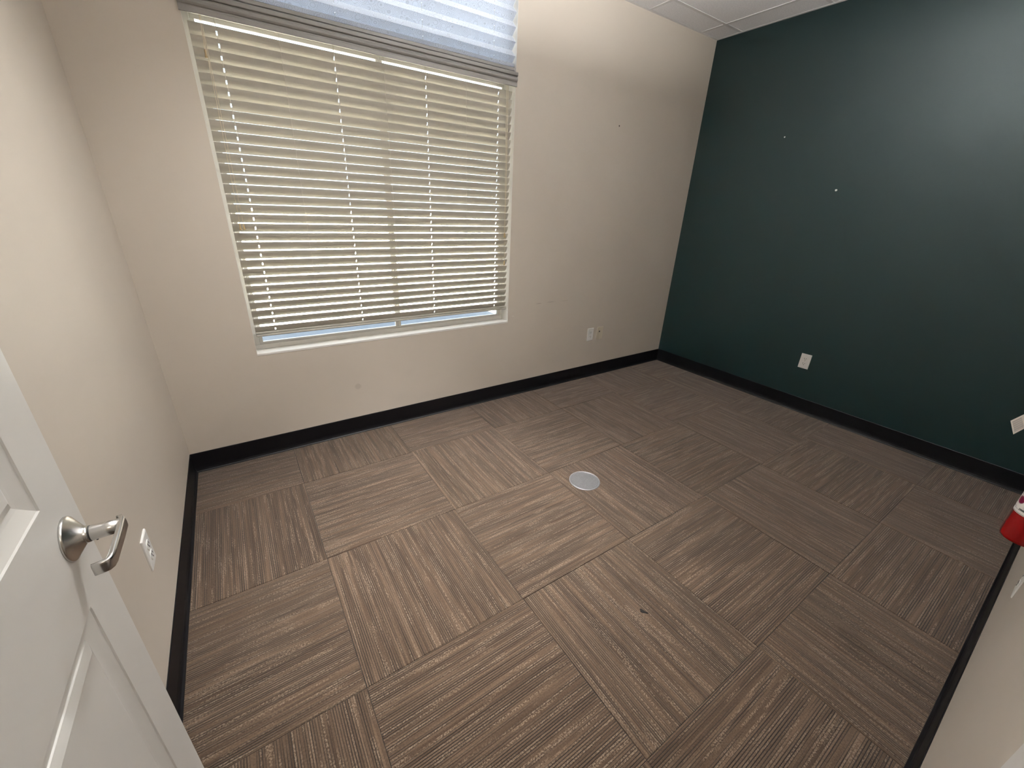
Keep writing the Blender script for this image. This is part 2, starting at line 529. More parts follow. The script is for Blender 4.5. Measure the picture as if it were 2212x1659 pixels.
# ceiling: lay-in tiles in a white grid
b = MB(); b.box(-1.1, XR + 0.12, HY - 0.1, WT, ZC + 0.035, ZC + 0.15)
ceiling = struct(b.build('ceiling', m_ctile), 'suspended ceiling of white fissured tiles in a white grid', 'ceiling')
CX, CY = 3.755, -0.205
xs = [x for x in [CX - k * T for k in range(-1, 8)] if 0.02 < x < XR - 0.02]
ys = [y for y in [CY - k * T for k in range(0, 6)] if YF + 0.02 < y < -0.02]
xe = [0.0] + sorted(xs) + [XR]; ye = [YF] + sorted(ys) + [0.0]
for i in range(len(xe) - 1):
    for j in range(len(ye) - 1):
        mb = MB().box(xe[i] + 0.002, xe[i + 1] - 0.002, ye[j] + 0.002, ye[j + 1] - 0.002, ZC + 0.002, ZC + 0.016)
        mb.build('ceiling_tile', m_ctile, ceiling)
for x in xs:
    MB().box(x - 0.012, x + 0.012, YF, 0, ZC - 0.001, ZC + 0.0018).build('grid_bar', m_tbar, ceiling)
for y in ys:
    for k in range(len(xe) - 1):
        a0 = xe[k] + (0.012 if k else 0.0); a1 = xe[k + 1] - (0.012 if k < len(xe) - 2 else 0.0)
        MB().box(a0, a1, y - 0.012, y + 0.012, ZC - 0.001, ZC + 0.0018).build('grid_bar', m_tbar, ceiling)
for (x0, x1, y0, y1) in ((0, XR, -0.020, 0), (0, XR, YF, YF + 0.020), (0, 0.020, YF + 0.02, -0.02), (XR - 0.020, XR, YF + 0.02, -0.02)):
    MB().box(x0, x1, y0, y1, ZC - 0.0025, ZC - 0.0012).build('wall_angle', m_tbar, ceiling)
MB().box(-1.0, 3.0, HY, YH, ZC, ZC + 0.016).build('ceiling_tile', m_ctile, ceiling)

# black vinyl cove base
BH = 0.117
def cove(sign):
    """profile (distance from wall, height)"""
    p = [(0, 0), (0.014, 0.0), (0.013, 0.003), (0.008, 0.008), (0.0045, 0.018), (0.0032, 0.032), (0.0032, BH - 0.002), (0.0018, BH), (0, BH)]
    return [(sign * d, z) for d, z in p]
struct(MB().extrude(cove(-1), 'x', 0.0, XR).build('baseboard_back', m_base), 'black vinyl baseboard along the window wall', 'baseboard')
struct(MB().extrude(cove(1), 'y', YF, 0).build('baseboard_left', m_base), 'black vinyl baseboard along the left beige wall', 'baseboard')
o = MB().extrude([(XR + d, z) for d, z in cove(-1)], 'y', YF, 0).build('baseboard_right', m_base)
struct(o, 'black vinyl baseboard along the dark green wall', 'baseboard')
o = MB().extrude([(YF + d, z) for d, z in cove(1)], 'x', DX1 + 0.076, XR).build('baseboard_front', m_base)
struct(o, 'black vinyl baseboard along the wall beside the doorway', 'baseboard')

# doorway: jamb and casing
trim = struct(empty('trim_2', (DX1, YF, 0)), 'white door casing at the lower right corner', 'door casing')
def tp(mb, name):
    o = mb.build(name, m_white_trim); o.parent = trim; o.matrix_parent_inverse = Matrix.Translation((-DX1, -YF, 0)); return o
cas = [(0.006, 0.0), (0.076, 0.0), (0.076, 0.016), (0.070, 0.0175), (0.030, 0.012), (0.012, 0.009), (0.006, 0.006)]
tp(MB().extrude([(DX1 + a, YF + d) for a, d in cas], 'z', 0, DZ1 + 0.076), 'casing_side')
tp(MB().extrude([(DX0 - a, YF + d) for a, d in cas], 'z', 0, DZ1 + 0.076), 'casing_side')
tp(MB().extrude([(YF + d, DZ1 + a) for a, d in cas], 'x', DX0 - 0.006, DX1 + 0.006), 'casing_head')
tp(MB().box(DX1 - 0.018, DX1, YH, YF, 0, DZ1), 'jamb')
tp(MB().box(DX0, DX0 + 0.018, YH, YF - 0.002, 0, DZ1), 'jamb')
tp(MB().box(DX0 + 0.018, DX1 - 0.018, YH, YF, DZ1 - 0.018, DZ1), 'jamb_head')

# ------------------------------------------------------------------ outside
ground = MB().box(-60, 60, WT, 90, -0.45, -0.30).build('ground', m_ground)
struct(ground, 'pale pavement outside the window', 'pavement')
b = MB(); b.box(-6, 10, WT, WT + 0.02, -0.30, WZ0 - 0.05); b.box(-6, WX0 - 0.03, WT, WT + 0.02, WZ0 - 0.05, WZ1 + 0.05)
b.box(WX1 + 0.03, 10, WT, WT + 0.02, WZ0 - 0.05, WZ1 + 0.05); b.box(-6, 10, WT, WT + 0.02, WZ1 + 0.05, 4.2)
b.bbox(WX0 - 0.06, WX1 + 0.06, WT + 0.02, 0.43, WZ0 - 0.06, WZ0 - 0.011, 0.004, 1)
struct(b.build('wall_outside', [m_stucco, plain('slate_ledge', (0.085, 0.105, 0.135), 0.7)]), 'outer face of the building around the window', 'wall')

# ------------------------------------------------------------------ window: vinyl frame, slider below, fixed transom above
win = struct(empty('window_1', (WX0, 0.105, WZ0)), 'white vinyl window with a two-pane slider below and a transom above', 'window')
def wp(mb, name, mat=m_vinyl, parent=None):
    o = mb.build(name, mat); o.parent = win; o.matrix_parent_inverse = Matrix.Translation((-WX0, -0.105, -WZ0)); return o
FY0, FY1 = 0.082, 0.138
wp(MB().bbox(WX0, WX1, FY0, FY1, WZ0, WZ0 + 0.027, 0.002), 'frame_sill')
wp(MB().bbox(WX0 + 0.001, WX0 + 0.026, FY0, FY1, WZ0 + 0.027, WZ1, 0.002), 'frame_jamb')
wp(MB().bbox(WX1 - 0.026, WX1 - 0.001, FY0, FY1, WZ0 + 0.027, WZ1, 0.002), 'frame_jamb')
wp(MB().bbox(WX0 + 0.026, WX1 - 0.026, FY0, FY1, WZ1 - 0.03, WZ1, 0.002), 'frame_head')
wp(MB().bbox(WX0 + 0.026, WX1 - 0.026, FY0, FY1, 2.13, 2.205, 0.002), 'transom_bar')
def sash(x0, x1, z0, z1, y0, y1, w, wb=0.012):
    wp(MB().bbox(x0, x1, y0, y1, z0, z0 + wb, 0.0015), 'sash_rail')
    wp(MB().bbox(x0, x1, y0, y1, z1 - w, z1, 0.0015), 'sash_rail')
    wp(MB().bbox(x0, x0 + w, y0, y1, z0 + wb, z1 - w, 0.0015), 'sash_stile')
    wp(MB().bbox(x1 - w, x1, y0, y1, z0 + wb, z1 - w, 0.0015), 'sash_stile')
    ym = (y0 + y1) / 2
    wp(MB().box(x0 + w - 0.004, x1 - w + 0.004, ym - 0.003, ym + 0.003, z0 + wb - 0.004, z1 - w + 0.004), 'pane', m_glass)
sash(WX0 + 0.0265, 1.243, WZ0 + 0.0275, 2.1295, FY0 + 0.006, FY0 + 0.026, 0.017)
sash(1.2435, WX1 - 0.0265, WZ0 + 0.0275, 2.1295, FY0 + 0.006, FY0 + 0.026, 0.017)
sash(WX0 + 0.0265, WX1 - 0.0265, 2.2055, WZ1 - 0.0305, FY0 + 0.010, FY0 + 0.034, 0.020)

# ------------------------------------------------------------------ venetian blind
BY = 0.036                       # middle plane of the blind
SX0, SX1 = 0.4285, 2.0490        # slat ends
HOLES = (0.5265, 1.003, 1.479, 1.953)
LADDERS = (0.7665, 1.246, 1.727)
SW, TILT, PITCH, ZTOP = 0.0462, math.radians(58), 0.04363, 2.0855
blind = tag(empty('venetian_blind', (SX0, BY, 0.70)), 'cream horizontal slat blind with moulded valance covering the lower window', 'blind')
def bp(o):
    o.parent = blind; o.matrix_parent_inverse = Matrix.Translation((-SX0, -BY, -0.70)); return o
def holed_sheet(mb, xa, xb, wcuts, holes, hw, hcell, fpos, thick, mat=0):
    """sheet along x with rectangular holes; fpos(w, side) -> (y, z); side +1 / -1"""
    xc = [xa]
    for h in holes: xc += [h - hw, h + hw]
    xc.append(xb)
    nw = len(wcuts)
    def hole(i, j): return (i % 2 == 1) and (hcell[0] <= j < hcell[1])
    nx = len(xc)
    vs = []
    for side in (1, -1):
        for x in xc:
            for w in wcuts:
                y, z = fpos(w, side); vs.append((x, y, z))
    def I(s, i, j): return s * nx * nw + i * nw + j
    fs = []
    cells = {(i, j) for i in range(nx - 1) for j in range(nw - 1) if not hole(i, j)}
    for (i, j) in cells:
        fs.append((I(0, i, j), I(0, i + 1, j), I(0, i + 1, j + 1), I(0, i, j + 1)))
        fs.append((I(1, i, j + 1), I(1, i + 1, j + 1), I(1, i + 1, j), I(1, i, j)))
        for (di, dj, a, c) in ((-1, 0, (i, j), (i, j + 1)), (1, 0, (i + 1, j), (i + 1, j + 1)), (0, -1, (i, j), (i + 1, j)), (0, 1, (i, j + 1), (i + 1, j + 1))):
            if (i + di, j + dj) not in cells:
                fs.append((I(0, *a), I(0, *c), I(1, *c), I(1, *a)))
    mb.add(vs, fs, mat, False)
    return mb
def slat_mesh():
    mb = MB()
    h = SW / 2
    wc = [-h, -h + 0.0004, -0.0185, -0.0140, -0.0085, 0.0, 0.0085, 0.0140, 0.0185, h - 0.0004, h]
    def fp(w, side):
        crown = -0.0044 * (1 - (w / h) ** 2)        # the underside bulges towards the room
        t = 0.0013 if abs(w) < h - 0.0001 else 0.0007
        return (w, crown + side * t)
    xm = (SX0 + SX1) / 2
    holed_sheet(mb, SX0 - xm, SX1 - xm, wc, [h - xm for h in HOLES], 0.0028, (4, 6), fp, 0.003)
    return mb.mesh('slat', m_slat)
sm = slat_mesh()
NS = 31
for k in range(NS):
    o = link('slat', sm)
    z = ZTOP - PITCH * k - math.sin(TILT) * SW / 2
    o.location = ((SX0 + SX1) / 2, BY, z)
    o.rotation_euler.x = -TILT + math.radians(random.uniform(-0.7, 0.7)) + (0.05 if k == NS - 1 else 0)
    bp(o)
# gathered slats and the bottom rail
zb = 0.7225
rail = MB().bbox(SX0, SX1, BY - 0.026, BY + 0.026, zb, zb + 0.011, 0.003).build('bottom_rail', m_slat); bp(rail)
for k in range(2):
    o = MB().bbox(SX0, SX1, BY - 0.0245, BY + 0.0245, zb + 0.0125 + k * 0.0052, zb + 0.0158 + k * 0.0052, 0.0012).build('gathered_slat', m_slat); bp(o)
# head rail behind the valance
bp(MB().bbox(SX0 - 0.008, SX1 + 0.004, BY - 0.022, BY + 0.028, 2.128, 2.172, 0.002).build('head_rail', m_valance))
# valance with ogee profile
VY = -0.0015
pv = [(0.0, 2.1065), (-0.006, 2.1055), (-0.0085, 2.1075), (-0.0085, 2.1235), (-0.0060, 2.1262), (-0.0060, 2.1300), (-0.0105, 2.1335), (-0.0135, 2.1400),
      (-0.0138, 2.1455), (-0.0115, 2.1510), (-0.0075, 2.1535), (-0.0075, 2.1585), (-0.0150, 2.1610), (-0.0160, 2.1640), (-0.0160, 2.1765), (-0.0135, 2.1785), (0.0, 2.1785)]
bp(MB().extrude([(VY + y, z) for y, z in pv], 'x', 0.4075, 2.0625).build('valance', m_valance))
# ladder cords and lift cords
CY0 = BY - math.cos(TILT) * SW / 2 - 0.0015
for x in HOLES + LADDERS:
    for yy in ((CY0,) if x in LADDERS else (CY0, BY)):
        bp(MB().tube([(x, yy, 0.72), (x, yy, 2.130)], 0.0009 if x in HOLES else 0.0006, 6).build('ladder_cord', m_ladder))
def tassel(x, y, z):
    pr = [(0.0008, 0.030), (0.0030, 0.029), (0.0040, 0.024), (0.0034, 0.017), (0.0050, 0.008), (0.0062, 0.002), (0.0055, 0.0), (0.0, 0.0)]
    bp(MB().lathe(pr, (x, y, z), 'z', 12).build('tassel', m_tassel))
def cord(x0, x1, z1, y=None):
    y = -0.002 if y is None else y
    pts = [(x0, y, 2.125), (x0 * 0.5 + x1 * 0.5 + 0.001, y, (2.125 + z1) / 2), (x1, y, z1)]
    bp(MB().tube(pts, 0.0008, 6).build('lift_cord', m_cord))
cord(0.4735, 0.4695, 1.990); tassel(0.4695, -0.002, 1.960)
cord(0.4765, 0.4615, 1.300); tassel(0.4610, -0.002, 1.272)
cord(0.4790, 0.4765, 1.300); tassel(0.4765, -0.002, 1.272)
cord(1.9890, 2.0030, 1.262); tassel(2.0030, -0.002, 1.233)
cord(1.9960, 2.0090, 1.262); tassel(2.0095, -0.002, 1.231)
cord(2.0040, 2.0095, 1.075); tassel(2.0095, -0.002, 1.046)

# ------------------------------------------------------------------ pleated shade over the transom
PX0, PX1 = 0.428, 2.0445
shade = tag(empty('pleated_shade', (PX0, 0.018, 2.19)), 'pale pleated fabric shade with swirl print covering the transom', 'shade')
def sp_(o):
    o.parent = shade; o.matrix_parent_inverse = Matrix.Translation((-PX0, -0.018, -2.19)); return o
PB, PP = 2.2250, 0.0690
fold = []
k = 0
z = PB
while z < WZ1 - 0.012:
    fold.append((0.038 if k % 2 == 0 else -0.003, z)); z += PP * (0.46 if k % 2 == 0 else 0.54); k += 1
SHH = (0.585, 1.026, 1.467, 1.908)
mb = MB()
for i in range(len(fold) - 1):
    (ya, za), (yb_, zb_) = fold[i], fold[i + 1]
    ny, nz = (zb_ - za), -(yb_ - ya); L = math.hypot(ny, nz); ny, nz = ny / L * 0.0004, nz / L * 0.0004
    def fp(w, side, ya=ya, za=za, yb_=yb_, zb_=zb_, ny=ny, nz=nz):
        return (ya + (yb_ - ya) * w + side * ny, za + (zb_ - za) * w + side * nz)
    holed_sheet(mb, PX0, PX1, [0, 0.46, 0.54, 1.0], SHH, 0.0022, (1, 2), fp, 0.0008)
sp_(mb.build('fabric', m_fabric))
m_lit_edge = mk_translucent('white_lit_edge', (0.90, 0.91, 0.92), 0.6, None, 0.8)  # white strip added in place of light caught along the fabric edge
mb = MB()
for i in range(len(fold) - 1):
    (ya, za), (yb_, zb_) = fold[i], fold[i + 1]
    mb.add([(PX1, ya, za), (PX1 + 0.0045, ya, za), (PX1 + 0.0045, yb_, zb_), (PX1, yb_, zb_)], [(0, 1, 2, 3)])
sp_(mb.build('lit_edge_strip', m_lit_edge))
sp_(MB().bbox(PX0 - 0.002, PX1 + 0.006, 0.004, 0.042, 2.1860, 2.2040, 0.003).build('shade_rail', m_valance))
sp_(MB().bbox(PX0 - 0.002, PX1 + 0.004, 0.010, 0.044, 2.2045, 2.2250, 0.002).build('shade_channel', m_fabric))
sp_(MB().bbox(PX1 + 0.0062, PX1 + 0.0085, 0.002, 0.044, 2.1850, 2.2130, 0.0008).build('end_cap', m_vinyl))
sp_(MB().bbox(PX0 - 0.006, PX1 + 0.008, -0.002, 0.042, WZ1 - 0.028, WZ1 - 0.002, 0.002).build('shade_head_rail', m_valance))
for x in SHH:
    sp_(MB().tube([(x, 0.018, 2.20), (x, 0.018, WZ1 - 0.02)], 0.0007, 6).build('shade_cord', m_ladder))

# ------------------------------------------------------------------ door
door = struct(empty('door_1', (DX0, YF, 0)), 'white moulded panel door standing open along the left wall', 'door')
DXA, DXB = 0.076, 0.120            # leaf thickness, visible face at DXB
DYH, DYL = -2.652, -1.745           # hinge edge, latch edge
DZB, DZT = 0.012, 2.035
def dp(o):
    o.parent = door; o.matrix_parent_inverse = Matrix.Translation((-DX0, -YF, 0)); return o
ST = 0.095                           # stile width
PW = (DYL - DYH - 3 * ST) / 2
cols = [(DYH + ST, DYH + ST + PW), (DYL - ST - PW, DYL - ST)]
rows = [(0.235, 0.859), (1.036, 1.640), (1.735, 1.925)]
def door_leaf():
    """flat rails and stiles with six openings; each opening holds a moulded panel"""
    mb = MB()
    ysl = sorted({DYH, DYL} | {q for c in cols for q in c}); zsl = sorted({DZB, DZT} | {q for r in rows for q in r})
    for i in range(len(ysl) - 1):
        for j in range(len(zsl) - 1):
            y0, y1, z0, z1 = ysl[i], ysl[i + 1], zsl[j], zsl[j + 1]
            if (y0, y1) in cols and (z0, z1) in rows: continue
            for x in (DXA, DXB):
                mb.add([(x, y0, z0), (x, y1, z0), (x, y1, z1), (x, y0, z1)], [(0, 1, 2, 3) if x == DXB else (3, 2, 1, 0)])
    for (y, s) in ((DYH, 0), (DYL, 1)):
        mb.add([(DXA, y, DZB), (DXB, y, DZB), (DXB, y, DZT), (DXA, y, DZT)], [(0, 1, 2, 3)])
    for z in (DZB, DZT):
        mb.add([(DXA, DYH, z), (DXB, DYH, z), (DXB, DYL, z), (DXA, DYL, z)], [(0, 1, 2, 3)])
    return mb
dp(door_leaf().build('stile_and_rail_frame', m_door))
# moulding: (inset from the opening edge, depth below the face)
MOULD = [(0.0, 0.0), (0.0015, 0.0022), (0.010, 0.0050), (0.022, 0.0085), (0.0285, 0.0098), (0.0305, 0.0098), (0.0315, 0.0078), (0.0430, 0.0035), (0.0445, 0.0030)]
def panel(y0, y1, z0, z1):
    mb = MB()
    for (xf, sg) in ((DXB, -1), (DXA, 1)):
        rings = []
        for (d, h) in MOULD:
            x = xf + sg * h
            rings.append([(x, y0 + d, z0 + d), (x, y1 - d, z0 + d), (x, y1 - d, z1 - d), (x, y0 + d, z1 - d)])
        vs = [p for r in rings for p in r]; fs = []
        for k in range(len(rings) - 1):
            for i in range(4):
                j = (i + 1) % 4
                fs.append((k * 4 + i, k * 4 + j, k * 4 + 4 + j, k * 4 + 4 + i))
        e = (len(rings) - 1) * 4
        fs.append((e, e + 1, e + 2, e + 3))
        mb.add(vs, fs)
    return mb
for c in cols:
    for r in rows:
        dp(panel(c[0], c[1], r[0], r[1]).build('door_panel', m_door))
for z in (0.25, 1.02, 1.80):
    dp(MB().tube([(DXA - 0.004, DYH - 0.002, z - 0.045), (DXA - 0.004, DYH - 0.002, z + 0.045)], 0.0055, 10).build('hinge', m_nickel))
# lever set
LY, LZ = -1.8095, 0.962
lev = empty('lever_handle', (DXB, LY, LZ)); dp(lev)
lev['label'] = 'satin nickel lever handle with a round conical rose'
lev.matrix_parent_inverse = Matrix.Identity(4)
lev.location = (DXB - DX0, LY - YF, LZ)
def lp(mb, name, mat=m_nickel):
    return mb.build(name, mat, lev)
lp(MB().lathe([(0.0, 0.0), (0.0330, 0.0), (0.0330, 0.0022), (0.0320, 0.0038), (0.0305, 0.0046), (0.0130, 0.0170), (0.0124, 0.019), (0.0120, 0.0220), (0.0, 0.0220)], (0, 0, 0), 'x', 48), 'rose')
lp(MB().lathe([(0.0, 0.0220), (0.0116, 0.0220), (0.0116, 0.0234), (0.0, 0.0234)], (0, 0, 0), 'x', 32), 'gap_ring', m_dark_ring)
lp(MB().lathe([(0.0, 0.0234), (0.0110, 0.0234), (0.0114, 0.0242), (0.0106, 0.040), (0.0105, 0.057), (0.0, 0.057)], (0, 0, 0), 'x', 32), 'spindle_hub')
lp(MB().lathe([(0.0, -0.0005), (0.0014, -0.0005), (0.0014, 0.0), (0.0, 0.0)], (0.028, -0.004, -0.0108), 'z', 8), 'set_screw_hole', m_dark_ring)
def lever_bar():
    """flat D-section bar: out from the hub, along the door towards the hinge, then back to the door"""
    path = [(0.0515, 0.0120), (0.0560, 0.0112), (0.0580, 0.005), (0.0582, -0.025), (0.0578, -0.074), (0.0568, -0.0815), (0.0540, -0.0855), (0.0495, -0.0870), (0.0400, -0.0885)]
    hz = [0.0098, 0.0102, 0.0102, 0.0096, 0.0092, 0.0092, 0.0092, 0.0092, 0.0090]
    hw = [0.0022, 0.0034, 0.0042, 0.0044, 0.0042, 0.0040, 0.0038, 0.0037, 0.0036]
    sec = []
    for k in range(16):
        a = 2 * math.pi * k / 16
        ca, sa = math.cos(a), math.sin(a)
        sec.append((math.copysign(abs(ca) ** 0.55, ca), math.copysign(abs(sa) ** 0.55, sa)))
    vs = []; n = len(sec)
    for i, (x, y) in enumerate(path):
        x0, y0 = path[max(i - 1, 0)]; x1, y1 = path[min(i + 1, len(path) - 1)]
        dx, dy = x1 - x0, y1 - y0; L = math.hypot(dx, dy); nx_, ny_ = dy / L, -dx / L
        for (u, w) in sec:
            vs.append((x + nx_ * u * hw[i], y + ny_ * u * hw[i], w * hz[i]))
    fs = []
    for i in range(len(path) - 1):
        for k in range(n):
            k2 = (k + 1) % n
            fs.append((i * n + k, i * n + k2, (i + 1) * n + k2, (i + 1) * n + k))
    mb = MB(); mb.add(vs, fs, 0, True)
    mb.f.append(list(range(n))[::-1]); mb.m.append(0); mb.s.append(False)
    e = (len(path) - 1) * n
    mb.f.append([e + k for k in range(n)]); mb.m.append(0); mb.s.append(False)
    return mb
lp(lever_bar(), 'lever')
dp(MB().box(DXA + 0.009, DXB - 0.009, DYL - 0.0005, DYL + 0.0012, LZ - 0.029, LZ + 0.029).build('latch_plate', m_nickel))

# ------------------------------------------------------------------ wall plates (built facing -y at the origin, then turned)
def plate_mesh(w, h, t=0.0058):
    mb = MB()
    b1, b2 = 0.0035, 0.0008
    def ring(d, y): return [(-w / 2 + d, y, -h / 2 + d), (w / 2 - d, y, -h / 2 + d), (w / 2 - d, y, h / 2 - d), (-w / 2 + d, y, h / 2 - d)]
    R_ = [ring(0, 0), ring(0, -t * 0.45), ring(b2, -t * 0.75), ring(b1, -t)]
    vs = [p for r in R_ for p in r]; fs = [(0, 1, 2, 3)]
    for k in range(3):
        for i in range(4):
            j = (i + 1) % 4
            fs.append((k * 4 + i, k * 4 + j, k * 4 + 4 + j, k * 4 + 4 + i))
    fs.append((12, 13, 14, 15))
    return mb.add(vs, fs)
PLATE = plate_mesh(0.071, 0.115).mesh('cover_plate', m_plate_w)
PLATE_I = plate_mesh(0.071, 0.115).mesh('cover_plate', m_plate_i)
def recep_mesh():
    pts = []
    for k in range(24):
        a = 2 * math.pi * k / 24
        pts.append((0.0172 * math.cos(a), max(-0.0142, min(0.0142, 0.0172 * math.sin(a)))))
    mb = MB()
    n = len(pts)
    vs = [(x, -0.0050, z) for x, z in pts] + [(x, -0.0074, z) for x, z in pts] + [(x * 0.96, -0.0079, z * 0.96) for x, z in pts]
    fs = []
    for r in (0, 1):
        for i in range(n):
            j = (i + 1) % n
            fs.append((r * n + i, r * n + j, (r + 1) * n + j, (r + 1) * n + i))
    fs.append(tuple(range(2 * n, 3 * n))); fs.append(tuple(range(n))[::-1])
    return mb.add(vs, fs).mesh('receptacle', m_plate_w)
RECEP = recep_mesh()
def slot_mesh(x, z, w, h):
    return MB().box(x - w / 2, x + w / 2, -0.0086, -0.0070, z - h / 2, z + h / 2).mesh('slot', m_slot)
SL1 = slot_mesh(-0.0064, 0.0035, 0.0024, 0.0085); SL2 = slot_mesh(0.0064, 0.0035, 0.0024, 0.0070)
SL3 = MB().lathe([(0.0, -0.0086), (0.0026, -0.0086), (0.0026, -0.0070), (0.0, -0.0070)], (0, 0, -0.0072), 'y', 12).mesh('slot', m_slot)
SCREW = MB().lathe([(0.0, -0.0075), (0.0022, -0.0072), (0.0032, -0.0062), (0.0034, -0.0055)], (0, 0, 0), 'y', 12).mesh('screw', m_screw)
PLATE_T = plate_mesh(0.071, 0.115, 0.0034).mesh('cover_plate', m_plate_w)
def outlet(loc, rz, label, thick=True):
    e = tag(empty('electrical_outlet', loc), label, 'outlet', 'duplex wall outlets')
    e.rotation_euler.z = rz
    link('cover_plate', PLATE if thick else PLATE_T, e)
    for dz in (0.0195, -0.0195):
        r = link('receptacle', RECEP, e, (0, 0 if thick else 0.0030, dz))
        for s in (SL1, SL2, SL3): link('slot', s, r)
    link('screw', SCREW, e, (0, 0 if thick else 0.0022, 0))
    return e
outlet((2.948, -0.0, 0.410), 0.0, 'white duplex outlet on the beige wall under the right of the window')
outlet((XR, -1.324, 0.410), -math.pi / 2, 'white duplex outlet on the dark green wall')
outlet((0.0, -1.115, 0.398), math.pi / 2, 'white duplex outlet on the left wall next to the door handle')
outlet((2.268, YF, 0.412), math.pi, 'white wall outlet plate seen edge-on below the fire extinguisher', False)
dj = tag(empty('data_jack', (3.065, 0.0, 0.410)), 'ivory data jack plate with one dark port beside the white outlet', 'wall plate')
link('cover_plate', PLATE_I, dj)
MB().box(-0.0150, -0.0030, -0.0064, -0.0050, 0.010, 0.0225).build('port', m_slot, dj)
MB().box(0.0060, 0.0130, -0.0062, -0.0050, 0.012, 0.0205).build('blank_insert', m_plate_i, dj)
for dz in (0.044, -0.044): link('screw', SCREW, dj, (0, 0.0012, dz))

# ------------------------------------------------------------------ round floor grille
VX, VY_, VR = 1.842, -1.182, 0.0880
gr = tag(empty('floor_grille', (VX, VY_, 0.0)), 'round grey metal floor grille set in the carpet', 'floor grille')
m_alu = plain('cast_aluminium', (0.30, 0.30, 0.31), 0.42, metal=0.6, var=0.06, scale=80)
m_alud = plain('dark_recess', (0.05, 0.05, 0.055), 0.7)
MB().lathe([(VR, 0.0), (VR, 0.0022), (VR - 0.0015, 0.0038), (VR - 0.0055, 0.0042), (VR - 0.0085, 0.0030), (VR - 0.0088, 0.0005)], (0, 0, 0), 'z', 56).build('rim', m_alu, gr)
MB().lathe([(0.0, 0.0006), (VR - 0.0088, 0.0006)], (0, 0, 0), 'z', 40).build('recess', m_alud, gr)
ang = math.radians(35)
ca, sa = math.cos(ang), math.sin(ang)
rin = VR - 0.0090
def bars(name, pitch, w, z0, z1, a):
    c_, s_ = math.cos(a), math.sin(a)
    mb = MB(); n = int(rin / pitch)
    for q in range(-n, n + 1):
        d = q * pitch
        L = math.sqrt(max(rin ** 2 - d ** 2, 0)) - 0.0005
        if L < 0.006: continue
        vs = []
        for zz in (z0, z1):
            for (u, v) in ((-L, d - w / 2), (L, d - w / 2), (L, d + w / 2), (-L, d + w / 2)):
                vs.append((u * c_ - v * s_, u * s_ + v * c_, zz))
        mb.add(vs, [(0, 3, 2, 1), (4, 5, 6, 7), (0, 1, 5, 4), (1, 2, 6, 5), (2, 3, 7, 6), (3, 0, 4, 7)])
    o = mb.build(name, m_alu, gr); o['kind'] = 'stuff'; return o
bars('grille_bars', 0.0064, 0.0036, 0.0008, 0.0036, ang)
bars('cross_bars', 0.0064, 0.0030, 0.0008, 0.0032, ang + math.pi / 2)
for a in (0.6, 0.6 + math.pi):
    MB().lathe([(0, 0.0052), (0.0022, 0.0050), (0.0034, 0.0040), (0.0034, 0.0034)], ((VR - 0.013) * math.cos(a), (VR - 0.013) * math.sin(a), 0), 'z', 12).build('screw', m_alu, gr)

# dark scrap on the carpet
mb = MB(); vs = []
for k in range(12):
    a = 2 * math.pi * k / 12
    r = 1 + 0.25 * math.sin(3 * a + 1) + random.uniform(-0.12, 0.12)
    vs.append((0.0165 * r * math.cos(a), 0.0078 * r * math.sin(a), 0.0))
vs += [(x * 0.7, y * 0.7, 0.0016) for x, y, z in vs]
fs = [(i, (i + 1) % 12, 12 + (i + 1) % 12, 12 + i) for i in range(12)] + [tuple(range(12, 24)), tuple(range(12))[::-1]]
o = mb.add(vs, fs, 0, True).build('debris_scrap', plain('dark_debris', (0.006, 0.004, 0.003), 0.9), None, (1.467, -1.919, 0.0002))
o.rotation_euler.z = math.radians(-62)
tag(o, 'tiny dark brown scrap lying on the carpet', 'debris')

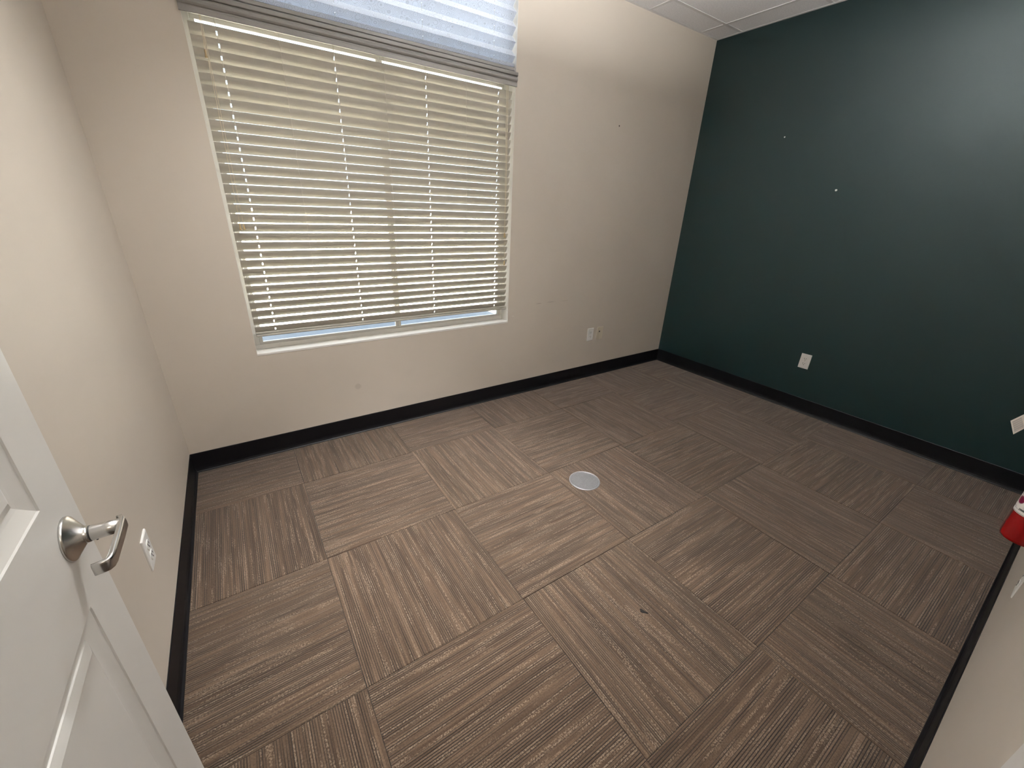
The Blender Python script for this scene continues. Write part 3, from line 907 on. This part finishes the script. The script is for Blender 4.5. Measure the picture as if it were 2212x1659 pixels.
# ------------------------------------------------------------------ fire extinguisher on the wall beside the doorway
EX, ER = 2.060, 0.0410
EY = YF + 0.020 + ER
EZ = 0.632
ext = tag(empty('fire_extinguisher', (EX, EY, EZ)), 'red fire extinguisher with white label hanging at the right edge', 'fire extinguisher')
MB().lathe([(0.0, 0.012), (0.030, 0.006), (0.0355, 0.0), (0.0395, 0.003), (0.0408, 0.010), (ER, 0.020), (ER, 0.245), (0.0395, 0.262), (0.0340, 0.278), (0.0250, 0.290), (0.0165, 0.297), (0.0140, 0.302), (0.0140, 0.312), (0.0, 0.312)],
           (0, 0, 0), 'z', 48).build('cylinder', m_red, ext)
def mk_label():
    m, nt, nd, ln, b_ = new_mat('extinguisher_label')
    co = objcoord(nt)
    sx = nt.nodes.new('ShaderNodeSeparateXYZ'); ln.new(co, sx.inputs[0])
    az = math_n(nt, 'ARCTAN2', sx.outputs[1], sx.outputs[0])
    u = math_n(nt, 'MULTIPLY', az, ER)
    zz = sx.outputs[2]
    def disc(u0, z0, r):
        a = math_n(nt, 'POWER', math_n(nt, 'SUBTRACT', u, u0), 2.0); c_ = math_n(nt, 'POWER', math_n(nt, 'SUBTRACT', zz, z0), 2.0)
        return math_n(nt, 'LESS_THAN', math_n(nt, 'SQRT', math_n(nt, 'ADD', a, c_)), r)
    c = mixc(nt, 0.0, (0.85, 0.85, 0.82), (0.85, 0.85, 0.82))
    for k in range(4):
        u0 = 0.0560 + k * 0.027
        for zc in (0.120,):
            c = mixc(nt, disc(u0, zc, 0.0125), c, (0.55, 0.50, 0.52))
            c = mixc(nt, disc(u0, zc, 0.0108), c, (0.13, 0.004, 0.03))
    # dark line near the lower edge and rows of small print
    ed = math_n(nt, 'MULTIPLY', math_n(nt, 'GREATER_THAN', zz, 0.0842), math_n(nt, 'LESS_THAN', zz, 0.0854))
    c = mixc(nt, ed, c, (0.06, 0.05, 0.05))
    row = math_n(nt, 'LESS_THAN', math_n(nt, 'FRACT', math_n(nt, 'MULTIPLY', zz, 150.0)), 0.45)
    reg = math_n(nt, 'MULTIPLY', math_n(nt, 'GREATER_THAN', zz, 0.128), math_n(nt, 'LESS_THAN', zz, 0.205))
    cv = nt.nodes.new('ShaderNodeCombineXYZ'); ln.new(math_n(nt, 'MULTIPLY', u, 380.0), cv.inputs[0]); ln.new(math_n(nt, 'FLOOR', math_n(nt, 'MULTIPLY', zz, 150.0)), cv.inputs[1])
    tx = math_n(nt, 'GREATER_THAN', noise(nt, cv.outputs[0], 1.0, 1.0), 0.47)
    c = mixc(nt, math_n(nt, 'MULTIPLY', math_n(nt, 'MULTIPLY', row, reg), tx), c, (0.10, 0.10, 0.10))
    mk = math_n(nt, 'MULTIPLY', math_n(nt, 'MULTIPLY', math_n(nt, 'GREATER_THAN', zz, 0.0925), math_n(nt, 'LESS_THAN', zz, 0.0985)), math_n(nt, 'GREATER_THAN', noise(nt, cv.outputs[0], 0.9, 1.0), 0.5))
    c = mixc(nt, mk, c, (0.08, 0.09, 0.09))
    ln.new(c, b_.inputs['Base Color']); b_.inputs['Roughness'].default_value = 0.3
    return m
MB().lathe([(ER + 0.0003, 0.083), (ER + 0.0003, 0.215)], (0, 0, 0), 'z', 40, a0=math.radians(40), a1=math.radians(215)).build('label', mk_label(), ext)
valve = MB().lathe([(0.0, 0.312), (0.0125, 0.312), (0.0125, 0.330), (0.0105, 0.334), (0.0105, 0.350), (0.0, 0.350)], (0, 0, 0), 'z', 20).build('valve', m_steel, ext)
MB().lathe([(0, 0.010), (0.0125, 0.010), (0.0130, 0.018), (0.0, 0.019)], (0, 0, 0.334), 'y', 20).build('pressure_gauge', m_plate_w, valve)
mb = MB(); mb.extrude([(-0.075, 0.352), (-0.030, 0.350), (0.016, 0.346), (0.016, 0.352), (-0.030, 0.357), (-0.074, 0.360)], 'y', -0.009, 0.009)
mb.build('carry_handle', m_steel, ext)
mb = MB(); mb.extrude([(-0.078, 0.382), (-0.030, 0.374), (0.016, 0.358), (0.016, 0.364), (-0.028, 0.380), (-0.076, 0.389)], 'y', -0.008, 0.008)
mb.build('squeeze_lever', m_steel, ext)
MB().tube([(0.010, 0.0, 0.338), (0.026, 0.0, 0.338), (0.036, 0.0, 0.330)], 0.006, 12, rs=[0.005, 0.005, 0.007]).build('nozzle', m_black_rubber, ext)
MB().tube([(-0.004, 0.010, 0.362), (-0.004, -0.012, 0.362), (-0.004, -0.020, 0.356)], 0.0012, 8).build('safety_pin', m_steel, ext)
mb = MB(); mb.box(-0.016, 0.016, -ER - 0.020, -ER - 0.017, 0.20, 0.345); mb.box(-0.012, 0.012, -ER - 0.017, -0.008, 0.314, 0.318)
mb.build('wall_hook', m_steel, ext)
# paper inspection tag tied to the neck
def mk_tagmat():
    m, nt, nd, ln, b_ = new_mat('inspection_tag_paper')
    co = objcoord(nt); sx = nt.nodes.new('ShaderNodeSeparateXYZ'); ln.new(co, sx.inputs[0])
    x, y = sx.outputs[0], sx.outputs[1]
    inx = math_n(nt, 'MULTIPLY', math_n(nt, 'GREATER_THAN', x, 0.009), math_n(nt, 'LESS_THAN', x, 0.080))
    iny = math_n(nt, 'MULTIPLY', math_n(nt, 'GREATER_THAN', y, 0.004), math_n(nt, 'LESS_THAN', y, 0.032))
    g = math_n(nt, 'MULTIPLY', inx, iny)
    c = mixc(nt, math_n(nt, 'MULTIPLY', g, 0.45), (0.86, 0.85, 0.81), (0.45, 0.45, 0.45))
    lx = math_n(nt, 'LESS_THAN', math_n(nt, 'FRACT', math_n(nt, 'MULTIPLY', x, 130.0)), 0.16)
    ly = math_n(nt, 'LESS_THAN', math_n(nt, 'FRACT', math_n(nt, 'MULTIPLY', y, 190.0)), 0.20)
    c = mixc(nt, math_n(nt, 'MULTIPLY', g, math_n(nt, 'MULTIPLY', math_n(nt, 'MAXIMUM', lx, ly), 0.6)), c, (0.22, 0.22, 0.22))
    ln.new(c, b_.inputs['Base Color']); b_.inputs['Roughness'].default_value = 0.7
    return m
A_ = Vector((2.030, -2.4719, 0.9532)); B_ = Vector((2.0275, -2.4885, 0.9212)); C_ = Vector((2.130, -2.4841, 0.9520))
u_ = (C_ - A_).normalized(); v_ = (B_ - A_); v_ = (v_ - u_ * v_.dot(u_)).normalized(); n_ = u_.cross(v_)
it = MB().bbox(0, 0.105, 0, 0.0362, -0.0003, 0.0003, 0.0001).build('inspection_tag', mk_tagmat())
it.matrix_world = Matrix(((u_[0], v_[0], n_[0], A_[0]), (u_[1], v_[1], n_[1], A_[1]), (u_[2], v_[2], n_[2], A_[2]), (0, 0, 0, 1)))
tag(it, 'white paper inspection tag with grey table, above the fire extinguisher', 'tag')
hp = A_ + u_ * 0.098 + v_ * 0.018
nk = Vector((EX + 0.0125, EY + 0.004, EZ + 0.322))
pts = [hp, (hp + nk) / 2 + Vector((0.006, 0.004, 0.006)), nk]
inv = it.matrix_world.inverted()
MB().tube([inv @ p for p in pts], 0.0008, 6).build('string', m_ladder, it)

# ------------------------------------------------------------------ added unseen lights that brighten the room (above and behind the frame)
def mk_emit(name, col, strength):
    m, nt, nd, ln, b_ = new_mat(name)
    em = nt.nodes.new('ShaderNodeEmission'); em.inputs[0].default_value = (*col, 1); em.inputs[1].default_value = strength
    ln.new(em.outputs[0], nd['Material Output'].inputs[0]); return m
def added_troffer(name, x0, x1, y0, y1, label, mat):  # glowing panel added out of view as fill from the hall
    cx, cy = (x0 + x1) / 2, (y0 + y1) / 2
    e = tag(empty(name, (cx, cy, ZC)), label, 'added light')
    a, c, w = (x1 - x0) / 2, (y1 - y0) / 2, 0.03
    for (p0, p1, q0, q1) in ((-a, a, -c, -c + w), (-a, a, c - w, c), (-a, -a + w, -c + w, c - w), (a - w, a, -c + w, c - w)):
        MB().box(p0, p1, q0, q1, -0.007, -0.0012).build('light_frame', m_white_trim, e)
    MB().box(-a + w, a - w, -c + w, c - w, -0.005, -0.0012).build('diffuser', mat, e)
FILL_UP, FILL_DOWN = 180.0, 0.5
FILL_COLOR = (1.0, 0.985, 0.965)
HALL_FILL = 12.0
def added_pendant(x0, x1, y, z, w, rz=0.0):
    """added unseen linear light, direct and indirect, on two thin cables"""
    cx = (x0 + x1) / 2
    e = tag(empty('added_pendant_light', (cx, y, z)), 'added suspended linear light above the frame', 'added light')
    a = (x1 - x0) / 2
    for (p0, p1, q0, q1) in ((-a, a, -w / 2 - 0.006, -w / 2), (-a, a, w / 2, w / 2 + 0.006), (-a - 0.006, -a, -w / 2 - 0.006, w / 2 + 0.006), (a, a + 0.006, -w / 2 - 0.006, w / 2 + 0.006)):
        MB().box(p0, p1, q0, q1, -0.022, 0.022).build('housing_side', m_white_trim, e)
    MB().box(-a, a, -w / 2, w / 2, -0.010, 0.006).build('reflector_tray', m_white_trim, e)
    MB().box(-a, a, -w / 2, w / 2, -0.020, -0.012).build('lower_diffuser', mk_emit('lit_lower_diffuser', FILL_COLOR, FILL_DOWN), e)
    MB().box(-a, a, -w / 2, w / 2, 0.010, 0.018).build('upper_diffuser', mk_emit('lit_upper_diffuser', FILL_COLOR, FILL_UP), e)
    e.rotation_euler.z = rz
    for q in (-a * 0.8, a * 0.8):
        MB().tube([(q, -w / 2 - 0.003, 0.02), (q, -w / 2 - 0.003, ZC - z - 0.001)], 0.0012, 6).build('cable', m_steel, e)
added_pendant(1.35, 2.40, -1.55, 2.22, 0.18)
def downlight(x, y, watts, cone, label):  # unseen spot added to brighten floor and walls
    e = tag(empty('added_downlight', (x, y, ZC)), label, 'added light')
    MB().lathe([(0.112, -0.0012), (0.136, -0.0012), (0.138, -0.003), (0.134, -0.006), (0.118, -0.006), (0.112, -0.003)], (0, 0, 0), 'z', 32).build('trim_ring', m_white_trim, e)
    d = bpy.data.lights.new('added_downlight_lamp', 'SPOT')
    d.energy = watts; d.color = FILL_COLOR; d.spot_size = math.radians(cone); d.spot_blend = 1.0; d.shadow_soft_size = 0.11
    l = bpy.data.objects.new('added_downlight_lamp', d); COL.objects.link(l); l.parent = e; l.location = (0, 0, -0.02)
downlight(0.90, -0.95, 140.0, 122.0, 'added round downlight in the ceiling nearest the left wall, above the frame')
downlight(1.15, -1.15, 440.0, 60.0, 'added round downlight in the ceiling over the floor grille, above the frame')
added_troffer('added_hall_light', 0.6, 1.2, -3.9, -3.3, 'added light panel in the hall behind the doorway', mk_emit('lit_hall_diffuser', (1.0, 0.93, 0.82), HALL_FILL))
